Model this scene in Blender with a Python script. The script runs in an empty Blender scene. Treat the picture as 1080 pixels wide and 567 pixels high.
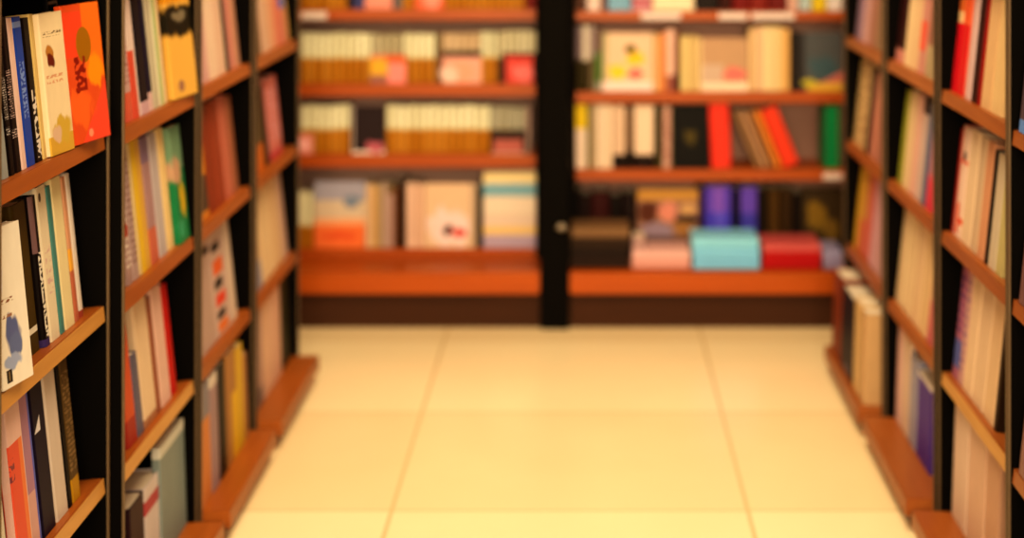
import bpy, bmesh, math, random
from mathutils import Matrix, Vector
random.seed(7)
scn = bpy.context.scene
COL = scn.collection
R = math.radians

# ------------------------------------------------------------------ camera model (1080 x 567)
F = 2000.0                 # focal length in pixels
VX, VY = 615.0, -117.0     # vanishing point of the aisle
H = 1.58                   # camera height
def depth_of(x, D):        # depth of a point on the lateral plane |X| = D seen at pixel x
    return F * D / abs(x - VX)
def height_at(y, z):       # world height of pixel row y at depth z
    return H - (y - VY) * z / F
def lat_at(x, z):
    return (x - VX) * z / F

# ------------------------------------------------------------------ colour and materials
TINT = (1.0, 0.80, 0.54)   # colour of the shop's warm lamps
def lin(c):
    c = c / 255.0
    return c / 12.92 if c <= 0.04045 else ((c + 0.055) / 1.055) ** 2.4
def alb(rgb, k=0.86):
    lum = sum(lin(c) for c in rgb) / 3
    k *= min(1.0, (lum / 0.10) ** 0.25)
    return tuple(min(0.86, max(0.002, lin(c) * k / t)) for c, t in zip(rgb, TINT)) + (1.0,)

_mats = {}
def new_mat(name, rough=0.5, spec=0.3):
    m = bpy.data.materials.new(name); m.use_nodes = True
    b = m.node_tree.nodes['Principled BSDF']
    b.inputs['Roughness'].default_value = rough
    b.inputs['Specular IOR Level'].default_value = spec * 0.6
    return m, m.node_tree.nodes, m.node_tree.links, b

def mth(n, l, op, a, b=None, c=None):
    q = n.new('ShaderNodeMath'); q.operation = op
    for i, v in enumerate((a, b, c)):
        if v is None: continue
        if isinstance(v, (int, float)): q.inputs[i].default_value = v
        else: l.new(v, q.inputs[i])
    return q.outputs[0]

def book_mat(rgb, shapes=(), face=False, rough=0.45):
    """Cover stock: a base colour with printed bands, blocks, ovals and lines of small print.
       u runs across the spine (or the front cover), v runs up the book."""
    key = (rgb, shapes, face, rough)
    if key in _mats: return _mats[key]
    m, n, l, b = new_mat('cover_print', rough, 0.12)
    tc = n.new('ShaderNodeTexCoord')
    sx = n.new('ShaderNodeSeparateXYZ'); l.new(tc.outputs['Generated'], sx.inputs[0])
    u = mth(n, l, 'SUBTRACT', 1.0, sx.outputs[0]) if face else sx.outputs[1]
    v = sx.outputs[2]
    nz = n.new('ShaderNodeTexNoise'); nz.inputs['Scale'].default_value = 5.0
    nz.inputs['Detail'].default_value = 2.0
    l.new(tc.outputs['Generated'], nz.inputs['Vector'])
    hue = n.new('ShaderNodeMix'); hue.data_type = 'RGBA'
    hue.inputs[6].default_value = alb(rgb)
    hue.inputs[7].default_value = tuple(c * 0.82 for c in alb(rgb)[:3]) + (1,)
    l.new(mth(n, l, 'MULTIPLY', nz.outputs[0], 0.7), hue.inputs[0])
    cur = hue.outputs[2]
    for s in shapes:
        kind, uc, vc, ru, rv, c = s[:6]
        au, av = u, v
        if kind in ('blob',):
            w = mth(n, l, 'MULTIPLY', mth(n, l, 'SUBTRACT', nz.outputs[0], 0.5), 0.9)
            au = mth(n, l, 'ADD', u, mth(n, l, 'MULTIPLY', w, ru * 1.6))
            av = mth(n, l, 'SUBTRACT', v, mth(n, l, 'MULTIPLY', w, rv * 1.6))
        du = mth(n, l, 'DIVIDE', mth(n, l, 'SUBTRACT', au, uc), ru)
        dv = mth(n, l, 'DIVIDE', mth(n, l, 'SUBTRACT', av, vc), rv)
        if kind in ('ell', 'blob'):
            rr = mth(n, l, 'ADD', mth(n, l, 'MULTIPLY', du, du), mth(n, l, 'MULTIPLY', dv, dv))
            if kind == 'ell': mk = mth(n, l, 'LESS_THAN', rr, 1.0)
            else:
                mk = mth(n, l, 'MULTIPLY', mth(n, l, 'SUBTRACT', 1.25, rr), 1.8)
                mk.node.use_clamp = True
        else:
            mk = mth(n, l, 'MULTIPLY', mth(n, l, 'LESS_THAN', mth(n, l, 'ABSOLUTE', du), 1.0),
                     mth(n, l, 'LESS_THAN', mth(n, l, 'ABSOLUTE', dv), 1.0))
        if kind == 'tri':     # corner wedge, rising with u
            mk = mth(n, l, 'MULTIPLY', mk, mth(n, l, 'LESS_THAN', dv, du))
        if kind in ('txt', 'vtxt'):   # small print that cannot be read: broken strokes in lines
            cv = n.new('ShaderNodeCombineXYZ')
            fu, fv = s[6]
            l.new(mth(n, l, 'MULTIPLY', u, fu), cv.inputs[0]); l.new(mth(n, l, 'MULTIPLY', v, fv), cv.inputs[1])
            t = n.new('ShaderNodeTexNoise'); t.inputs['Scale'].default_value = 1.0; t.inputs['Detail'].default_value = 0.0
            l.new(cv.outputs[0], t.inputs['Vector'])
            ink = mth(n, l, 'GREATER_THAN', t.outputs[0], 0.47)
            if kind == 'txt':
                ink = mth(n, l, 'MULTIPLY', ink, mth(n, l, 'GREATER_THAN', mth(n, l, 'FRACT', mth(n, l, 'MULTIPLY', v, fv * 0.5)), 0.45))
            mk = mth(n, l, 'MULTIPLY', mk, ink)
        mx = n.new('ShaderNodeMix'); mx.data_type = 'RGBA'
        l.new(mk, mx.inputs[0]); l.new(cur, mx.inputs[6]); mx.inputs[7].default_value = alb(c)
        cur = mx.outputs[2]
    l.new(cur, b.inputs['Base Color'])
    _mats[key] = m
    return m

def plain(name, col, rough=0.5, spec=0.3, metal=0.0, var=0.15, scale=12.0):
    m, n, l, b = new_mat(name, rough, spec)
    tc = n.new('ShaderNodeTexCoord')
    nz = n.new('ShaderNodeTexNoise'); nz.inputs['Scale'].default_value = scale
    l.new(tc.outputs['Object'], nz.inputs['Vector'])
    mx = n.new('ShaderNodeMix'); mx.data_type = 'RGBA'
    mx.inputs[6].default_value = col; mx.inputs[7].default_value = tuple(c * (1 - var) for c in col[:3]) + (1,)
    l.new(nz.outputs[0], mx.inputs[0]); l.new(mx.outputs[2], b.inputs['Base Color'])
    b.inputs['Metallic'].default_value = metal
    return m

def wood(name, col, dark, axis='X', rough=0.38):
    m, n, l, b = new_mat(name, rough, 0.4)
    tc = n.new('ShaderNodeTexCoord')
    mp = n.new('ShaderNodeMapping')
    mp.inputs['Scale'].default_value = {'X': (2, 40, 40), 'Y': (40, 2, 40), 'Z': (40, 40, 2)}[axis]
    l.new(tc.outputs['Object'], mp.inputs['Vector'])
    nz = n.new('ShaderNodeTexNoise'); nz.inputs['Scale'].default_value = 1.6; nz.inputs['Detail'].default_value = 5
    l.new(mp.outputs[0], nz.inputs['Vector'])
    mx = n.new('ShaderNodeMix'); mx.data_type = 'RGBA'
    mx.inputs[6].default_value = dark; mx.inputs[7].default_value = col
    l.new(nz.outputs[0], mx.inputs[0]); l.new(mx.outputs[2], b.inputs['Base Color'])
    return m

M_PAGE = plain('page_paper', alb((222, 192, 150)), 0.9, 0.1, scale=60)
M_BLACK = plain('black_laminate', (0.003, 0.0024, 0.002, 1), 0.7, 0.06)
M_POST = plain('black_post', (0.0035, 0.0027, 0.0022, 1), 0.7, 0.08)
M_EDGE = plain('khaki_edge_band', alb((112, 84, 54)), 0.5)
M_SHELF = wood('cherry_shelf', alb((174, 90, 28)), alb((140, 66, 18)), 'Y')
M_SHELF_R = wood('cherry_shelf_rose', alb((170, 92, 36)), alb((138, 66, 22)), 'Y')
M_LIT_LIP = wood('lit_lip', alb((206, 142, 66)), alb((180, 116, 48)), 'Y')  # shelf lip with lamp light and floor bounce painted into the wood colour
M_WSHELF = wood('cherry_wall_shelf', alb((176, 74, 2)), alb((146, 56, 1)), 'X')
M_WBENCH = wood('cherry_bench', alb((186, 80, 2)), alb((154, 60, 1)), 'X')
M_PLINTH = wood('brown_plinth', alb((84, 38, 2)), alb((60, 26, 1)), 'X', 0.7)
M_WBACK = plain('taupe_back_board', alb((158, 116, 92)), 0.7, 0.15)
M_WBACKD = plain('taupe_back_board_b', alb((164, 116, 90)), 0.7, 0.15)
M_RUB = plain('dark_rubber', (0.02, 0.017, 0.013, 1), 0.6)
M_TAG = plain('white_card', alb((226, 190, 160)), 0.5)
M_KNOB = plain('dull_steel', (0.30, 0.25, 0.2, 1), 0.35, 0.5, 0.8)

# ------------------------------------------------------------------ mesh helpers
def add_box(bm, x0, x1, y0, y1, z0, z1, bevel=0.0):
    b = bmesh.new()
    vs = [b.verts.new((x, y, z)) for x in (x0, x1) for y in (y0, y1) for z in (z0, z1)]
    for f in ((0, 1, 3, 2), (4, 6, 7, 5), (0, 4, 5, 1), (2, 3, 7, 6), (0, 2, 6, 4), (1, 5, 7, 3)):
        b.faces.new([vs[i] for i in f])
    if bevel: bmesh.ops.bevel(b, geom=b.edges[:], offset=bevel, segments=2, affect='EDGES')
    me = bpy.data.meshes.new('t'); b.to_mesh(me); b.free(); bm.from_mesh(me); bpy.data.meshes.remove(me)

def link(name, bm, mat, parent=None, mw=None, smooth=False):
    me = bpy.data.meshes.new(name)
    bmesh.ops.recalc_face_normals(bm, faces=bm.faces[:])
    bm.to_mesh(me); bm.free()
    if smooth:
        for p in me.polygons: p.use_smooth = True
    me.materials.append(mat)
    o = bpy.data.objects.new(name, me); COL.objects.link(o)
    if parent: o.parent = parent
    if mw is not None: o.matrix_local = mw
    return o
def box(name, dims, mat, parent=None, bevel=0.0, mw=None):
    bm = bmesh.new(); add_box(bm, *dims, bevel=bevel)
    return link(name, bm, mat, parent, mw)
def empty(name, mw):
    o = bpy.data.objects.new(name, None); COL.objects.link(o); o.matrix_world = mw
    o.empty_display_size = 0.05
    return o
def tag(o, label, cat, group=None):
    o['label'] = label; o['category'] = cat
    if group: o['group'] = group
def structure(o): o['kind'] = 'structure'; return o

def cover_bm(t, h, d, wall, r):
    """bound cover: back board, rounded spine (at x=0) and front board, open on three sides"""
    bm = bmesh.new()
    ht = t / 2; r = min(r, ht * 0.9)
    half = [(-d, ht), (-r, ht), (-r * 0.45, ht - r * 0.22), (-r * 0.12, ht - r * 0.6), (0, ht - r)]
    outer = half + [(x, -y) for x, y in reversed(half)]
    ih = max(ht - wall, ht * 0.4)
    inner = [(-d, ih), (-r - wall, ih), (-r * 0.45 - wall, ih * 0.96), (-r * 0.12 - wall, ih * 0.8), (-wall, ih * 0.6)]
    inner = inner + [(x, -y) for x, y in reversed(inner)]
    N = len(outer)
    V = [[bm.verts.new((x, y, z)) for x, y in pts] for z in (0, h) for pts in (outer, inner)]
    o0, i0, o1, i1 = V
    for k in range(N - 1):
        bm.faces.new((o0[k], o0[k+1], o1[k+1], o1[k]))
        bm.faces.new((i0[k], i1[k], i1[k+1], i0[k+1]))
        bm.faces.new((o0[k], i0[k], i0[k+1], o0[k+1]))
        bm.faces.new((o1[k], o1[k+1], i1[k+1], i1[k]))
    for k in (0, N - 1):
        bm.faces.new((o0[k], o1[k], i1[k], i0[k]))
    return bm

ALL = []
def make_book(mw, t, h, d, rgb, label, group, shapes=(), face=False, pre=None, hard=None, page=None, cat='book', name='book'):
    """mw places the book's foot; pre turns the body before that (face-out, lying flat)."""
    pre = pre or Matrix.Identity(4)
    root = empty(name, mw); tag(root, label, cat, group); ALL.append(root)
    hard = (t > 0.03) if hard is None else hard
    wall, ins = (0.0028, 0.003) if hard else (0.0014, 0.0006)
    link('cover', cover_bm(t, h, d, wall, 0.007 if hard else 0.003), book_mat(rgb, tuple(shapes), face), root, pre)
    bm = bmesh.new()
    add_box(bm, -d + ins + 0.0004, -wall - 0.0012 - (0.003 if hard else 0), -(t/2 - wall - 0.0003), t/2 - wall - 0.0003, ins + 0.0004, h - ins - 0.0004)
    link('page_block', bm, page or M_PAGE, root, pre)
    return root

# ------------------------------------------------------------------ the room
def make_floor():
    m, n, l, b = new_mat('cream_floor_tiles', 0.26, 0.3)
    geo = n.new('ShaderNodeNewGeometry'); sx = n.new('ShaderNodeSeparateXYZ'); l.new(geo.outputs['Position'], sx.inputs[0])
    P = 0.906
    tx = mth(n, l, 'DIVIDE', mth(n, l, 'ADD', sx.outputs[0], 0.487 + 20 * P), P)
    ty = mth(n, l, 'DIVIDE', mth(n, l, 'ADD', sx.outputs[1], -5.73 + 20 * P), P)
    def grout(t):
        return mth(n, l, 'LESS_THAN', mth(n, l, 'ABSOLUTE', mth(n, l, 'SUBTRACT', mth(n, l, 'FRACT', mth(n, l, 'ADD', t, 0.5)), 0.5)), 0.0055)
    g = mth(n, l, 'MAXIMUM', grout(tx), grout(ty))
    cv = n.new('ShaderNodeCombineXYZ')
    l.new(mth(n, l, 'FLOOR', tx), cv.inputs[0]); l.new(mth(n, l, 'FLOOR', ty), cv.inputs[1])
    wn = n.new('ShaderNodeTexWhiteNoise'); l.new(cv.outputs[0], wn.inputs['Vector'])
    nz = n.new('ShaderNodeTexNoise'); nz.inputs['Scale'].default_value = 3.0; nz.inputs['Detail'].default_value = 4
    l.new(geo.outputs['Position'], nz.inputs['Vector'])
    odd = mth(n, l, 'MODULO', mth(n, l, 'FLOOR', ty), 2.0)
    f = mth(n, l, 'ADD', mth(n, l, 'MULTIPLY', wn.outputs[0], 0.15), mth(n, l, 'MULTIPLY', nz.outputs[0], 0.3))
    f = mth(n, l, 'ADD', f, mth(n, l, 'MULTIPLY', odd, 0.4))
    a = n.new('ShaderNodeMix'); a.data_type = 'RGBA'; l.new(f, a.inputs[0])
    a.inputs[6].default_value = FLOOR_A; a.inputs[7].default_value = FLOOR_B
    c = n.new('ShaderNodeMix'); c.data_type = 'RGBA'; l.new(g, c.inputs[0]); l.new(a.outputs[2], c.inputs[6])
    c.inputs[7].default_value = (0.62, 0.48, 0.28, 1)
    l.new(c.outputs[2], b.inputs['Base Color'])
    structure(box('floor', (-3, 3, -2.5, 7.6, -0.05, 0), m))
FLOOR_A = (0.88, 0.78, 0.55, 1); FLOOR_B = (0.74, 0.58, 0.36, 1)
make_floor()
M_WALL = plain('warm_plaster', (0.50, 0.42, 0.33, 1), 0.8, 0.1)
M_CEIL = plain('ceiling_paint', (0.62, 0.55, 0.46, 1), 0.9, 0.1)
structure(box('wall_back', (-3, 3, 7.5, 7.6, 0, 2.9), M_WALL))
structure(box('wall_left', (-3.1, -3, -2.5, 7.6, 0, 2.9), M_WALL))
structure(box('wall_right', (3, 3.1, -2.5, 7.6, 0, 2.9), M_WALL))
structure(box('ceiling', (-3.1, 3.1, -2.5, 7.6, 2.9, 3.0), M_CEIL))

# ------------------------------------------------------------------ side bookcases
TILT = R(6.0)
SHELF_TOP = {'A': 1.097, 'B': 0.757, 'C': 0.417, 'D': 0.082}
TH = 0.032
BAYS = {   # side, lateral plane, depth near, depth far, mounting words
    'L1': (-1, 0.940, 3.050, 3.770, 'nearest left bookcase'),
    'L2': (-1, 0.918, 3.785, 4.520, 'second left bookcase'),
    'L3': (-1, 0.918, 4.556, 5.285, 'third left bookcase'),
    'L4': (-1, 0.916, 5.320, 6.120, 'farthest left bookcase'),
    'R0': (1, 0.858, 3.000, 3.835, 'bookcase cut off by right edge'),
    'R1': (1, 0.860, 3.848, 4.600, 'nearest full right bookcase'),
    'R2': (1, 0.860, 4.645, 5.415, 'second right bookcase'),
    'R3': (1, 0.860, 5.455, 6.255, 'farthest right bookcase'),
}
CASE_LABEL = {
    'L1': 'black bookcase with cherry shelves holding the upright orange cover, nearest on left',
    'L2': 'black bookcase holding the yellow cover with black band, second on left',
    'L3': 'black bookcase holding the spine with coloured squares, third on left',
    'L4': 'black bookcase at the far end of the left row, beside the floor',
    'R0': 'black bookcase mostly cut off by the right edge of the picture',
    'R1': 'black bookcase holding two crimson spines and a maroon book, on right',
    'R2': 'black bookcase holding the purple spine near the floor, on right',
    'R3': 'black bookcase at the far end of the right row, mustard book inside',
}
def side_frame(bay, z, out=0.0):
    s, D = BAYS[bay][:2]
    return Matrix.Translation((s * (D + out), z, 0)) @ Matrix.Rotation(0 if s < 0 else math.pi, 4, 'Z')

def make_case(bay):
    s, D, z0, z1, words = BAYS[bay]
    zc = (z0 + z1) / 2; L = (z1 - z0) / 2
    root = empty('bookcase', side_frame(bay, zc)); tag(root, CASE_LABEL[bay], 'bookcase', 'bookcases along the aisle')
    PT = 0.019
    for e in (-1, 1):
        y0, y1 = sorted((e * L, e * (L - PT)))
        p = box('side_panel', (-0.33, -0.004, y0, y1, 0.0, 2.05), M_BLACK, root)
        ins = 0.004
        box('edge_band', (-0.0035, 0.0, y0 + ins, y1 - ins, 0.0, 2.05), M_EDGE, p)
    box('back_panel', (-0.35, -0.331, -L, L, 0.0, 2.05), M_BLACK, root)
    box('top_panel', (-0.33, -0.005, -L + PT + .001, L - PT - .001, 2.0, 2.03), M_BLACK, root)
    mat = M_SHELF if s < 0 else M_SHELF_R
    iy = L - PT - 0.0015
    for k, zt in (('T', 1.437), ('A', SHELF_TOP['A']), ('B', SHELF_TOP['B']), ('C', SHELF_TOP['C'])):
        # front lip edge at x=-.008; the board slopes down towards the back
        mw = Matrix.Translation((-0.008, 0, zt)) @ Matrix.Rotation(-TILT, 4, 'Y')
        sh = box('shelf', (-0.29, -0.002, -iy, iy, -TH, 0), mat, root, 0.002, mw)
        gold = (bay, k) in (('L1', 'B'), ('L1', 'C'), ('L2', 'C'), ('R1', 'C'))  # lips that take the brighter colour with the light painted in
        box('front_lip', (-0.0019, 0, -iy + .0005, iy - .0005, -TH + .001, -0.001), M_LIT_LIP if gold else mat, sh)
    mw = Matrix.Translation((0.066, 0, SHELF_TOP['D'])) @ Matrix.Rotation(-R(2.0), 4, 'Y')
    bs = box('base_shelf', (-0.37, 0, -iy, iy, -0.045, 0), mat, root, 0.003, mw)
    for e in (-1, 1):
        bm = bmesh.new()
        bmesh.ops.create_cone(bm, cap_ends=True, segments=20, radius1=0.016, radius2=0.016, depth=0.02,
                              matrix=Matrix.Translation((0.02, e * (iy - 0.12), 0.0165)) @ Matrix.Rotation(R(90), 4, 'X'))
        add_box(bm, 0.008, 0.032, e * (iy - 0.12) - 0.013, e * (iy - 0.12) + 0.013, 0.03, 0.034)
        link('caster', bm, M_RUB, root)
    return root
for b in BAYS: make_case(b)

def shelf_surface(k, back):
    """height of the shelf board's top at a distance behind the case's front plane"""
    if k == 'D': return SHELF_TOP['D'] - (back + 0.066) * math.tan(R(2.0)) 
    return SHELF_TOP[k] - (back - 0.008) * math.tan(TILT)

SHELF_WORD = {'A': 'upper shelf', 'B': 'middle shelf', 'C': 'lower shelf', 'D': 'bottom shelf'}

def S(x0, x1, yt, rgb, look, shapes=(), **o): return ('S', x0, x1, yt, rgb, look, tuple(shapes), o)
def Fc(x0, x1, yt, rgb, look, shapes=(), **o): return ('F', x0, x1, yt, rgb, look, tuple(shapes), o)
def band(v0, v1, c): return ('rect', 0.5, (v0 + v1) / 2, 0.6, (v1 - v0) / 2, c)
def rect(u0, u1, v0, v1, c): return ('rect', (u0+u1)/2, (v0+v1)/2, (u1-u0)/2, (v1-v0)/2, c)
def ell(u, v, ru, rv, c): return ('ell', u, v, ru, rv, c)
def blob(u, v, ru, rv, c): return ('blob', u, v, ru, rv, c)
def tri(u0, u1, v0, v1, c): return ('tri', (u0+u1)/2, (v0+v1)/2, (u1-u0)/2, (v1-v0)/2, c)
def txt(u0, u1, v0, v1, c, f=(14, 60)): return ('txt', (u0+u1)/2, (v0+v1)/2, (u1-u0)/2, (v1-v0)/2, c, f)
def vtxt(u0, u1, v0, v1, c, f=(3, 40)): return ('vtxt', (u0+u1)/2, (v0+v1)/2, (u1-u0)/2, (v1-v0)/2, c, f)

def row(bay, k, items, setback=0.026):
    s, D, za, zb, words = BAYS[bay]
    group = 'books on the %s of the %s' % (SHELF_WORD[k], words)
    last = None
    for kind, x0, x1, yt, rgb, look, shapes, o in items:
        sb = o.get('sb', setback)
        q0, q1 = sorted((depth_of(x0, D + sb), depth_of(x1, D + sb)))
        q0 = max(q0, za + 0.028); q1 = min(q1, zb - 0.028)
        zm = (q0 + q1) / 2
        zs = shelf_surface(k, sb) + 0.0006
        h = o.get('h') or (height_at(yt, zm) - zs)
        h = max(0.06, min(h, 0.285))
        tilt = TILT if k != 'D' else R(o.get('tilt', 2.0))
        label = '%s, %s, %s' % (look, SHELF_WORD[k], words)
        lean = R(o.get('lean', 0))
        if kind == 'S':
            t = (q1 - q0 - 0.0012) * math.cos(lean)
            if t < 0.006: print('THIN', label, t)
            d = o.get('d', min(0.20, 0.62 * h + 0.0))
            mw = side_frame(bay, zm, sb); mw[2][3] = zs
            mw = mw @ Matrix.Rotation(-tilt, 4, 'Y') @ Matrix.Rotation(lean, 4, 'X')
            make_book(mw, t, h, d, rgb, label, group, shapes)
        else:
            w = q1 - q0 - 0.002
            t = o.get('t', 0.018)
            turn = R(o.get('turn', 0))
            ynear = q0 if s < 0 else q1          # pivot: the spine edge, which is at picture left
            mw = side_frame(bay, ynear + (0.001 if s < 0 else -0.001), sb); mw[2][3] = zs + w * math.sin(turn) * math.tan(tilt) + 0.0004
            mw = mw @ Matrix.Rotation(-turn, 4, 'Z') @ Matrix.Rotation(-tilt, 4, 'Y')
            pre = Matrix.Translation((-t/2, 0, 0)) @ Matrix.Rotation(-math.pi/2, 4, 'Z')
            make_book(mw, t, h, w, rgb, label, group, shapes, True, pre)

WHT = (228, 200, 164); CRM = (226, 188, 132); BLK = (26, 18, 14)
# ---- nearest left bookcase
row('L1', 'A', [
    S(3, 10.5, 17, (158, 150, 132), 'pale grey paperback with spine half hidden by the frame'),
    S(11, 17, 16, (30, 20, 16), 'first black paperback with lines of white print', [txt(.15, .85, .35, .62, (170, 150, 130), (5, 130)), txt(.15, .85, .25, .3, (190, 170, 150), (5, 130))]),
    S(17.3, 24, 17, (38, 22, 18), 'second black paperback, touching the pale pink spine', [txt(.1, .7, .35, .66, (176, 140, 120), (5, 130)), txt(.1, .8, .22, .28, (190, 160, 140), (5, 130))]),
    S(24.3, 29, 18, (226, 178, 150), 'thin pale pink paperback between black and blue'),
    S(29.3, 38.3, 17, (38, 66, 138), 'blue paperback with faint light lettering', [vtxt(.25, .75, .32, .7, (120, 134, 170), (3, 46)), band(.93, .97, (120, 130, 160))]),
    S(38.7, 46, 18, (32, 20, 16), 'dark brown paperback with white lettering near the foot', [vtxt(.3, 1, .03, .5, (214, 190, 160), (2.2, 30))]),
    S(46.4, 51, 14, (214, 170, 96), 'yellowish cream spine beside the white cover', d=.13),
    Fc(55, 73.5, 13, (232, 194, 140), 'white cover with a small dark figure and ochre foot',
       [rect(0, 1, 0, .13, (200, 146, 50)), blob(.6, .16, .42, .1, (196, 150, 52)), blob(.35, .14, .2, .06, (206, 160, 120)),
        txt(.1, .9, .83, .87, (110, 84, 50), (9, 60)), blob(.32, .72, .14, .05, (176, 110, 40)), blob(.34, .66, .14, .05, (110, 34, 16)),
        txt(.1, .8, .5, .56, (206, 140, 96), (9, 50))], turn=5, t=.02, sb=.016),
    Fc(78.5, 103, 8, (214, 76, 28), 'orange cover with an ochre oval and dark red lettering',
       [rect(.5, 1, .45, 1, (228, 104, 24)), rect(0, .5, .62, .95, (220, 66, 30)), tri(.25, 1, .0, .42, (226, 70, 40)), blob(.75, .5, .22, .12, (240, 130, 16)),
        blob(.3, .25, .3, .14, (226, 92, 30)), ell(.5, .7, .2, .13, (152, 92, 8)), vtxt(.2, .5, .36, .62, (132, 26, 8), (9, 24)), rect(.18, .5, .375, .4, (140, 30, 10)),
        ell(.48, .06, .06, .03, (244, 130, 90))], turn=9, t=.016, sb=.008, h=.262),
])
# the tall dark book behind the two covers
row('L1', 'A', [Fc(66, 92, 2, (24, 16, 13), 'tall dark cover with a pale border behind the orange cover',
       [rect(.04, .96, .965, .985, (150, 110, 80)), rect(.93, .97, .0, .985, (190, 130, 90))], sb=.07, t=.012, h=.275)])
row('L1', 'B', [
    Fc(3.5, 25, 222, (232, 206, 170), 'white cover with a blue ink portrait and dark stamp',
       [blob(.45, .34, .24, .1, (92, 92, 118)), blob(.5, .25, .22, .08, (98, 100, 122)), blob(.4, .15, .26, .05, (150, 148, 156)), blob(.2, .72, .12, .16, (190, 180, 180)),
        txt(.05, .6, .52, .57, (130, 70, 40), (9, 40)), txt(.1, .5, .43, .47, (150, 100, 70), (9, 40)), rect(.15, .33, .03, .11, (50, 40, 32)), rect(.22, .26, .04, .1, (130, 100, 60))],
       turn=9, t=.022, sb=.006, h=.262),
    S(29, 43, 226, (82, 58, 16), 'dark olive book with a white strip across its foot', [band(.13, .17, (220, 196, 160))], sb=.035, h=.27),
    S(48.6, 54, 226, (34, 20, 16), 'dark spine with a column of white letters', [vtxt(.25, 1, .06, .62, (226, 204, 170), (2.0, 44)), rect(0, .35, .62, 1, (120, 84, 76)), band(0, .05, (70, 50, 90))], h=.272),
    S(54.3, 64.5, 203, (226, 196, 152), 'tall cream book between dark spine and teal spine', [ell(.3, .93, .12, .03, (80, 60, 44)), txt(.25, .75, .3, .6, (206, 160, 136), (3, 30))], h=.282),
    S(64.8, 69, 215, (78, 122, 104), 'thin teal spine', h=.274),
    S(69.3, 80, 196, (228, 196, 136), 'thick pale yellow book right of the teal spine', [rect(.88, 1, 0, 1, (180, 150, 110))], h=.283),
    S(80.4, 84, 200, (206, 140, 96), 'thin tan and red spine', [band(.0, .35, (176, 92, 60)), band(.35, .5, (220, 150, 50))], h=.276),
    S(84.3, 89, 198, (216, 188, 158), 'last white book before the black panel', [band(0, .05, (150, 60, 40))], h=.278),
])
row('L1', 'C', [
    S(4, 12, 440, (230, 208, 168), 'cream book at the near end', h=.27),
    Fc(22.5, 37, 428, (228, 176, 150), 'pale cover with a coral red block', [rect(.0, .95, .0, .78, (216, 84, 54)), rect(.7, .95, 0, .78, (222, 116, 60)), txt(0, .3, .55, .7, (130, 60, 60), (9, 30))], sb=.01, t=.02, h=.28),
    S(34.3, 46, 412, (176, 122, 130), 'mauve to pale blue spine', [band(0, .35, (206, 150, 130)), rect(.75, 1, 0, 1, (90, 90, 150))], h=.28),
    S(46.4, 60, 400, (34, 22, 42), 'dark navy book with a white triangle', [tri(.1, .55, .66, .76, (220, 200, 180))], h=.28),
    S(60.5, 73, 388, (206, 176, 146), 'plain off white book right of the navy one', h=.282),
    S(73.4, 77, 388, (26, 18, 14), 'thin black spine right of the off white one', h=.27),
    S(77.4, 86, 392, (92, 64, 30), 'brown book with gold foot and lines of print', [band(0, .16, (176, 120, 20)), txt(.1, .9, .2, .9, (140, 104, 60), (3, 60))], h=.272),
])
# ---- second left bookcase
row('L2', 'A', [
    S(135.5, 142, 5, (196, 150, 130), 'pink and white spine at the near end', [band(.0, .25, (206, 90, 60)), txt(.1, .9, .3, .9, (150, 90, 80), (4, 40))]),
    S(142.4, 150, 0, (222, 186, 160), 'white spine with a red lower half', [rect(0, .65, 0, .55, (206, 76, 50))], h=.26),
    S(150.4, 158.6, 0, (34, 26, 32), 'black spine with a pinkish foot', [band(0, .1, (196, 150, 140))], h=.268),
    S(159, 163, 0, (40, 30, 50), 'thin navy black spine with a pink base', [band(0, .16, (206, 160, 140))], h=.25),
    S(163.4, 169, 0, (190, 168, 130), 'greyish cream spine', h=.262),
    S(169.4, 174, 0, (160, 168, 96), 'pale green spine', [rect(0, .3, 0, 1, (206, 186, 140))], h=.266),
    S(174.4, 176.8, 0, (226, 186, 130), 'light cream spine left of yellow cover', [rect(.6, 1, 0, 1, (214, 160, 110))], h=.26),
    Fc(184, 205.5, -20, (214, 154, 62), 'yellow cover with a slanting black band',
       [band(.0, 1, (218, 156, 64)), band(.82, 1, (204, 126, 22)), blob(.5, .66, .9, .14, (44, 34, 18)), rect(0, 1, .58, .76, (44, 34, 18)), blob(.55, .7, .3, .05, (120, 100, 70)), ell(.35, .1, .12, .05, (150, 100, 70))],
       turn=6, sb=.012, t=.018, h=.268),
])
row('L2', 'B', [
    S(135.5, 141.5, 158, (170, 130, 112), 'first speckled grey spine with tiny print', [txt(.1, .9, .1, .95, (214, 186, 160), (5, 40)), ell(.5, .4, .4, .05, (160, 60, 40))]),
    S(141.8, 148, 150, (176, 140, 122), 'second speckled grey spine, beside the yellow one', [txt(.1, .9, .1, .95, (130, 90, 76), (5, 40))]),
    S(148.3, 160.5, 147, (224, 172, 40), 'bright yellow book', [rect(.55, 1, 0, 1, (206, 150, 60)), rect(0, .16, 0, 1, (206, 170, 110))]),
    S(161, 169, 144, (170, 124, 112), 'mauve spine with a rusty foot', [band(0, .28, (190, 96, 66)), band(.8, 1, (130, 100, 110))]),
    S(169.3, 177.5, 140, (186, 162, 146), 'pale lilac grey spine'),
    S(178, 184.5, 134, (228, 184, 116), 'cream yellow book beside the green cover'),
    Fc(191, 207, 128, (34, 118, 62), 'green cover with a yellow patch',
       [band(.62, 1, (112, 132, 92)), blob(.3, .62, .4, .12, (190, 140, 100)), blob(.6, .36, .26, .15, (196, 150, 28)), blob(.3, .12, .3, .08, (60, 140, 90))], sb=.012, t=.018, h=.27),
])
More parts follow.
